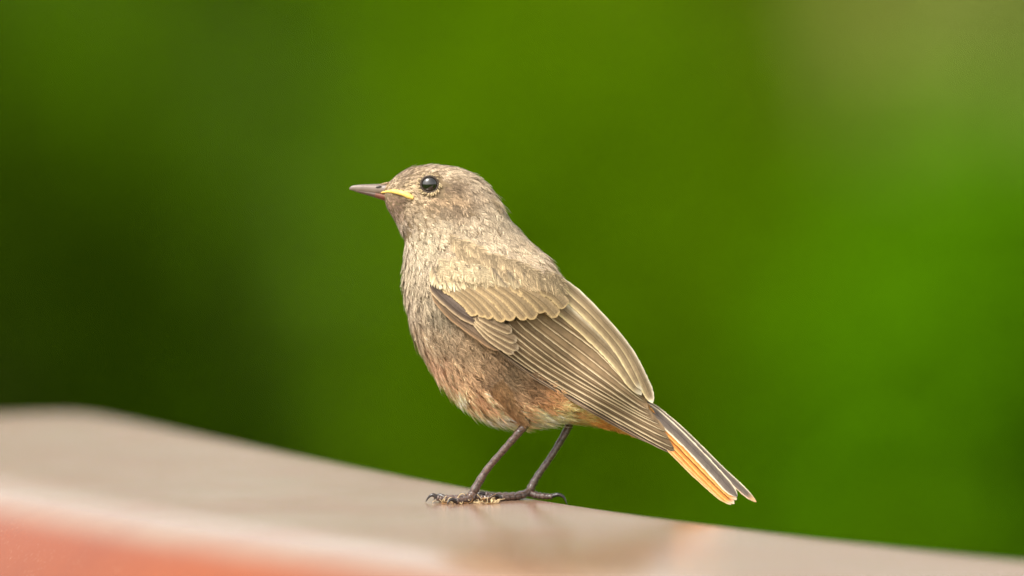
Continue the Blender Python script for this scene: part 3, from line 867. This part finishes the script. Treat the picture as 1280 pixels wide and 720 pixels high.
# ---------------- coverts and scapulars built of barbs, each one a part
def covert(name, base, tip, width, layer, dark, mid, tipc, sign, tset=T_COV, lift=0.04, shaft=None, R=110):
    b = np.array(base, float); t = np.array(tip, float)
    wb = float(wing_w(*b)) + layer; wt = float(wing_w(*t)) + layer
    P = np.array([b[0], b[1], wb]); Q = np.array([t[0], t[1], wt + 1.0])
    T_ = Q - P; L = np.linalg.norm(T_); T_ /= L
    e1 = np.array([1, 0, float(wing_w(b[0] + (t[0]-b[0])*.5 + 2, b[1]+(t[1]-b[1])*.5) - wing_w(b[0] + (t[0]-b[0])*.5 - 2, b[1]+(t[1]-b[1])*.5)) / 4])
    e2 = np.array([0, 1, float(wing_w(b[0] + (t[0]-b[0])*.5, b[1]+(t[1]-b[1])*.5 + 2) - wing_w(b[0] + (t[0]-b[0])*.5, b[1]+(t[1]-b[1])*.5 - 2)) / 4])
    N_ = np.cross(e1, e2); N_ /= np.linalg.norm(N_)
    pl = Plume()
    pl.add(tset[rng.integers(len(tset))], P, T_, N_, L, width, dark, mid, tipc, lift=lift, R=R, shaft=shaft)
    v = pl.v[0]; v[:, 2] *= sign
    return pl.build(name, bird, M['plume'], stuff=False)

for sg in (1, -1):
    tips = [(596, 394), (606, 397), (617, 400), (629, 402), (642, 402), (655, 401), (668, 399), (681, 396), (694, 392), (707, 387)]
    bases = [(551, 356), (558, 356), (567, 355), (577, 354), (590, 353), (604, 353), (619, 354), (635, 356), (652, 359), (672, 362)]
    for i, (b, t) in enumerate(zip(bases, tips)):
        var = rng.uniform(0.88, 1.12)
        jr = np.random.default_rng(700 + i)
        t = (t[0] + jr.normal(0, 2.6), t[1] + jr.normal(0, 2.2)); b = (b[0] + jr.normal(0, 1.5), b[1])
        mpt = ((b[0] + t[0]) / 2 + 2, (b[1] + t[1]) / 2 - 3)
        vaned('greater_covert', [b, mpt, t], 6.5, 10, wing_w, 8.0 + i * 0.55, lin((148, 126, 95)) * var, lin((204, 176, 130)), lin((184, 158, 120)), tipcol=lin((216, 184, 132)), sign=sg, pointy=3.2, n=44, camber=0.20, soft=0.6, fray=0.10)
    tips = [(551, 361), (562, 364), (576, 367), (592, 368), (609, 369), (627, 370), (646, 371), (664, 371), (682, 372)]
    bases = [(541, 332), (547, 330), (556, 329), (568, 330), (582, 330), (598, 332), (614, 334), (633, 337), (653, 340)]
    for i, (b, t) in enumerate(zip(bases, tips)):
        var = rng.uniform(0.9, 1.1)
        covert('median_covert', b, t, 22, 13.0 + i * 0.3, lin((140, 123, 98)) * var, lin((190, 170, 137)) * var, lin((236, 217, 178)), sg, shaft=lin((84, 74, 68)), lift=0.05)
    for i in range(34):
        f = rng.uniform(0, 1); g2 = rng.uniform(0, 1)
        b = (540 + 62 * f + 6 * g2, 318 + 18 * g2 + 8 * f); t = (b[0] + 9 + 5 * f, b[1] + 15)
        base = lin((184, 166, 135)) * float(np.exp(rng.normal(0, .1)))
        covert('lesser_covert', b, t, 13, 14.0 + g2 * 0.6, base * .75, base, base * 1.3, sg, tset=T_BODY, lift=0.08, R=60)
    for i in range(64):                      # shoulder feathers lying over the wing's upper border
        f = i / 63.0; row = rng.uniform(0, 1)
        bx = 562 + 130 * f; by = 302 + 45 * f ** 0.85 + 18 * row - 10 + 4 * f
        base = lin((180, 158, 126)) * float(np.exp(rng.normal(0, .14)))
        covert('scapular_feather', (bx, by), (bx + 20 + 3 * row, by + 20 + rng.uniform(-3, 3)), 19, 14.0 + 1.5 * (1 - row), base * .72, base * .95, base * 1.38, sg, tset=T_BODY, lift=0.10, R=90, shaft=base * .55)

# ---------------- tail
def tail_w(u, v):                            # roof-like: top edge on the mid line, sides slope down to the viewer
    return np.clip(6 + ((np.asarray(v) - 505) - (np.asarray(u) - 806) * 0.92) * 0.55, 0.5, 40)
tail = [
    ([(806, 500), (850, 536), (900, 585), (946, 628)], 5.5, 4.0, -2.5, DKGREY * 1.05, PINKBUFF, PALE, lin((232, 182, 130))),
    ([(804, 503), (848, 542), (889, 584), (922, 621)], 8.0, 6.0, 1.5, DKGREY, PALE, PALE, None),
    ([(808, 512), (850, 553), (892, 596), (921, 625)], 5.5, 6.0, 0.2, ORANGE, lin((240, 176, 96)), ORANGE * .7, PINKBUFF),
    ([(808, 518), (848, 560), (888, 601), (918, 630)], 5.0, 6.0, -0.9, ORANGE * 1.02, lin((244, 184, 104)), ORANGE * .6, PINKBUFF),
    ([(808, 524), (846, 565), (882, 601), (914, 631)], 4.6, 6.0, -2.0, ORANGE, lin((244, 190, 120)), ORANGE * .6, PINKBUFF),
    ([(808, 530), (844, 568), (878, 601), (911, 630)], 4.0, 5.0, -3.1, ORANGE * .95, lin((240, 196, 140)), ORANGE * .6, PINKBUFF),
]
for sg in (1, -1):
    for i, (pts, wo, wi, ly, c_, eo, ei, tc_) in enumerate(tail):
        if i == 0 and sg == -1: continue
        vaned('tail_feather', pts, wo, wi, tail_w, ly, c_, eo, ei, tipcol=tc_, sign=sg, pointy=2.6, shaftc=lin((88, 50, 24)) if i > 1 else None, shade=0.5 if i > 1 else 0.9, camber=0.16, soft=0.35 if i > 1 else 0.08)
# orange coverts above and below the tail root
tc = Plume()
for i in range(150):
    f = rng.uniform(0, 1); lowr = i % 3
    sg = 1 if rng.uniform() < 0.6 else -1
    if lowr == 0:
        P = np.array([784 + 20 * f, 488 + 16 * f + rng.uniform(-3, 4), sg * rng.uniform(1, 12)]); T_ = np.array([0.72, 0.68, 0.05])
        N_ = np.array([.5, -.6, sg * .6])
    else:
        P = np.array([724 + 86 * f, 522 + 24 * f + rng.uniform(-7, 3), sg * rng.uniform(0, 24) * (1 - .6 * f)]); T_ = np.array([0.88, 0.42, 0])
        N_ = np.array([-.3, .7, sg * .6])
    N_ /= np.linalg.norm(N_)
    base = lin((238, 170, 92)) * float(np.exp(rng.normal(0, .15)))
    tc.add(T_FLUFF[i % len(T_FLUFF)], P, T_, N_, 22, 10, base * .75, base, base * 1.2, lift=0.02, R=120)
tc.build('tail_covert_plumage', bird, M['plume'])

# ------------------------------------------------------------------ dry plant scraps round the near foot
db = MB()
r2 = np.random.default_rng(21)
for i in range(38):
    u = r2.uniform(552, 620); w = r2.uniform(16, 56)
    n = 6; a0 = r2.uniform(0, 6.28); pts = [np.array([u, w, 1.2])]
    for k in range(n - 1):
        a0 += r2.normal(0, 0.8)
        p = pts[-1] + np.array([math.cos(a0) * 4.5, math.sin(a0) * 4.5, r2.normal(0, 3.0)])
        p[2] = min(max(p[2], 0.8), 11); pts.append(p)
    P = catmull([vg(*p) for p in pts], 16)
    V_, F_ = tube(Wp(P), np.linspace(1.0, 0.5, 16) * r2.uniform(.6, 1.1) * S, 6)
    db.add(V_, F_, int(r2.choice([0, 0, 1])))
d = db.build('plant_debris', [M['fibre'], M['fibre_dark']])
tag(d, 'tangle of pale dry plant fibres caught by the bird\'s foot', 'debris')

# ------------------------------------------------------------------ background shrubs, far out of focus
def shrub(name, label, x, y, rx, ry, h, nleaf, size, mat, seed, group=None, stems=6, z0=0.05):
    r = np.random.default_rng(seed)
    root = empty(name, (x, y, 0))
    sm = MB(); ends = []
    for i in range(stems):
        a = r.uniform(0, 6.28); f = r.uniform(.35, .9)
        e_ = np.array([x + math.cos(a) * rx * f, y + math.sin(a) * ry * f, h * r.uniform(.55, .92)])
        b = np.array([x + math.cos(a) * rx * .12, y + math.sin(a) * ry * .12, -0.02])
        m_ = (b + e_) / 2 + np.array([r.normal(0, .06), r.normal(0, .06), h * .1])
        p = catmull([b, m_, e_], 8)
        V_, F_ = tube(p, np.linspace(.016, .004, 8), 6); sm.add(V_, F_)
        ends += [p[4], p[5], p[6], p[7]]
    sm.build('stem', M['bark'], root)
    # clumps of leaves
    ncl = 60
    th = r.uniform(0, 6.28, ncl); q = r.uniform(-1, 1, ncl); rr_ = r.uniform(.45, 1, ncl) ** .6
    cl = np.stack([np.cos(th) * np.sqrt(1 - q ** 2) * rx * rr_, np.sin(th) * np.sqrt(1 - q ** 2) * ry * rr_, q * rr_ * h * .47 + h * .5], 1)
    ci = r.integers(0, ncl, nleaf)
    c = cl[ci] + r.normal(0, 1, (nleaf, 3)) * np.array([rx, ry, h * .5]) * .15
    c[:, 2] = np.clip(c[:, 2], z0, None)
    c += np.array([x, y, 0])
    d1 = r.normal(0, 1, (nleaf, 3)); d1[:, 2] *= .5; d1 /= np.linalg.norm(d1, axis=1)[:, None]
    up = r.normal(0, .5, (nleaf, 3)) + np.array([0, -.25, 1.0])
    d2 = np.cross(d1, up); d2 /= np.linalg.norm(d2, axis=1)[:, None]
    nn = np.cross(d2, d1)
    L = size * r.uniform(.6, 1.3, nleaf)[:, None]
    shp = [(0, 0, 0), (.28, .45, .06), (1.0, 0, -.12), (-.28, .45, .06)]
    v = np.stack([c, c + d1 * L * .45 + d2 * L * .27 + nn * L * .05, c + d1 * L - nn * L * .1, c + d1 * L * .45 - d2 * L * .27 + nn * L * .05], 1).reshape(-1, 3)
    i0 = np.arange(nleaf) * 4
    F = np.concatenate([np.stack([i0, i0 + 1, i0 + 2], 1), np.stack([i0, i0 + 2, i0 + 3], 1)])
    lo = mesh_np('foliage', v, F, mat, root, smooth=False)
    lo['kind'] = 'stuff'
    tag(root, label, 'shrub', group)
    return root

LM = {
    'dark': mat_leaf('leaf_dark', (0.014, 0.030, 0.0006), (0.026, 0.052, 0.001), 0.1),
    'mid': mat_leaf('leaf_mid', (0.062, 0.140, 0.0006), (0.090, 0.185, 0.0008), 0.3),
    'olive': mat_leaf('leaf_olive', (0.085, 0.185, 0.0006), (0.115, 0.225, 0.001), 0.3),
    'bright': mat_leaf('leaf_bright', (0.075, 0.20, 0.001), (0.10, 0.26, 0.002), 0.35),
    'fresh': mat_leaf('leaf_fresh', (0.065, 0.14, 0.0006), (0.09, 0.18, 0.001), 0.3),
    'deep': mat_leaf('leaf_deep', (0.038, 0.09, 0.0006), (0.06, 0.12, 0.001), 0.3),
    'pale': mat_leaf('leaf_pale', (0.24, 0.31, 0.05), (0.36, 0.40, 0.11), 0.3),
    'tan': mat_leaf('leaf_tan', (0.14, 0.17, 0.008), (0.19, 0.20, 0.015), 0.3),
}
def shrub_at(px, dist, half_px, depth, h, label, mat, seed, n=7000, size=0.04):
    """px: where it stands across the photograph; dist: metres from the camera"""
    x = (px - 640) / FPX * dist
    shrub('garden_shrub', label, x, CAM[1] + dist, half_px / FPX * dist, depth, h, n, size, mat, seed)
shrub_at(-50, 10.2, 300, 0.40, 0.78, 'very dark green dense shrub behind the rail\'s far end', LM['dark'], 1, 9000, 0.035)
shrub_at(390, 11.8, 350, 0.36, 1.10, 'deep green shrub between the very dark shrub and the olive one', LM['mid'], 2)
shrub_at(730, 11.2, 280, 0.34, 0.98, 'olive green shrub straight behind the bird\'s back', LM['olive'], 3)
shrub_at(1010, 10.9, 230, 0.30, 0.66, 'fresh mid-green shrub between the olive and the bright green ones', LM['fresh'], 8)
shrub_at(1300, 10.5, 300, 0.34, 0.70, 'bright light-green shrub at the end of the row', LM['bright'], 4, 8000, 0.045)
shrub_at(1020, 8.4, 300, 0.22, 0.50, 'low deep green shrub in front of the fresh mid-green one', LM['deep'], 5, 5000, 0.035)
shrub_at(1270, 13.4, 210, 0.34, 1.0, 'pale cream-leaved shrub rising behind the bright light-green one', LM['pale'], 6)
shrub_at(900, 13.9, 260, 0.32, 1.10, 'tan and olive shrub rising behind the olive green one', LM['tan'], 7)
shrub_at(80, 13.5, 380, 0.32, 1.10, 'mid-dark green shrub rising behind the very dark one', LM['deep'], 9)

# ------------------------------------------------------------------ unseen far trees, added to dim the sky mirrored in the rail's gloss
def added_far_tree(x, y, h, seed, proto=None):
    r = np.random.default_rng(seed)
    root = empty('added_far_tree', (x, y, 0))
    tag(root, 'broad green tree added far off, out of view, to dim the rail gloss', 'tree', 'unseen trees added to dim the rail gloss')
    if proto is not None:
        for ch in proto.children:
            c = ch.copy(); COL.objects.link(c); c.parent = root; c.location = (0, 0, 0); c.scale = (h / 9.5,) * 3
            c.rotation_euler = (0, 0, r.uniform(0, 6.28))
        return root
    tm = MB()
    p = catmull([(0, 0, -.05), (.05, .02, h * .25), (-.05, .05, h * .55), (.02, 0, h * .8)], 12)
    V_, F_ = tube(p, np.linspace(.22, .05, 12), 9); tm.add(V_, F_)
    for i in range(9):
        a = r.uniform(0, 6.28); z = h * r.uniform(.25, .6)
        p = catmull([(0, 0, z), (math.cos(a) * .8, math.sin(a) * .8, z + .5), (math.cos(a) * 2.0, math.sin(a) * 2.0, z + 1.3)], 8)
        V_, F_ = tube(p, np.linspace(.09, .02, 8), 6); tm.add(V_, F_)
    t_ = tm.build('trunk', M['bark'], root); t_.location = (0, 0, 0)
    n = 9000
    ncl = 70
    th = r.uniform(0, 6.28, ncl); q = r.uniform(-1, 1, ncl); k = r.uniform(.35, 1, ncl) ** .6
    cl = np.stack([np.cos(th) * np.sqrt(1 - q * q) * k * h * .42, np.sin(th) * np.sqrt(1 - q * q) * k * h * .42, h * .58 + q * k * h * .38], 1)
    c = cl[r.integers(0, ncl, n)] + r.normal(0, .38, (n, 3))
    d1 = r.normal(0, 1, (n, 3)); d1 /= np.linalg.norm(d1, axis=1)[:, None]
    d2 = np.cross(d1, r.normal(0, 1, (n, 3))); d2 /= np.linalg.norm(d2, axis=1)[:, None]
    L = r.uniform(.12, .24, n)[:, None]
    v = np.stack([c, c + d1 * L * .5 + d2 * L * .3, c + d1 * L, c + d1 * L * .5 - d2 * L * .3], 1).reshape(-1, 3)
    o = mesh_np('crown', v, np.arange(n * 4).reshape(-1, 4), LM['mid'], root, smooth=False); o.location = (0, 0, 0); o['kind'] = 'stuff'
    return root
proto = None
for i in range(13):
    a = math.radians(-30 + 5 * i + rng.uniform(-1, 1)); dd = rng.uniform(52, 64)
    t_ = added_far_tree(math.sin(a) * dd, math.cos(a) * dd, 9.5 if proto is None else rng.uniform(8.5, 11.5), 50 + i, proto)
    proto = proto or t_

scene.render.engine = 'CYCLES'
scene.render.resolution_x = 1024
scene.render.resolution_y = 576
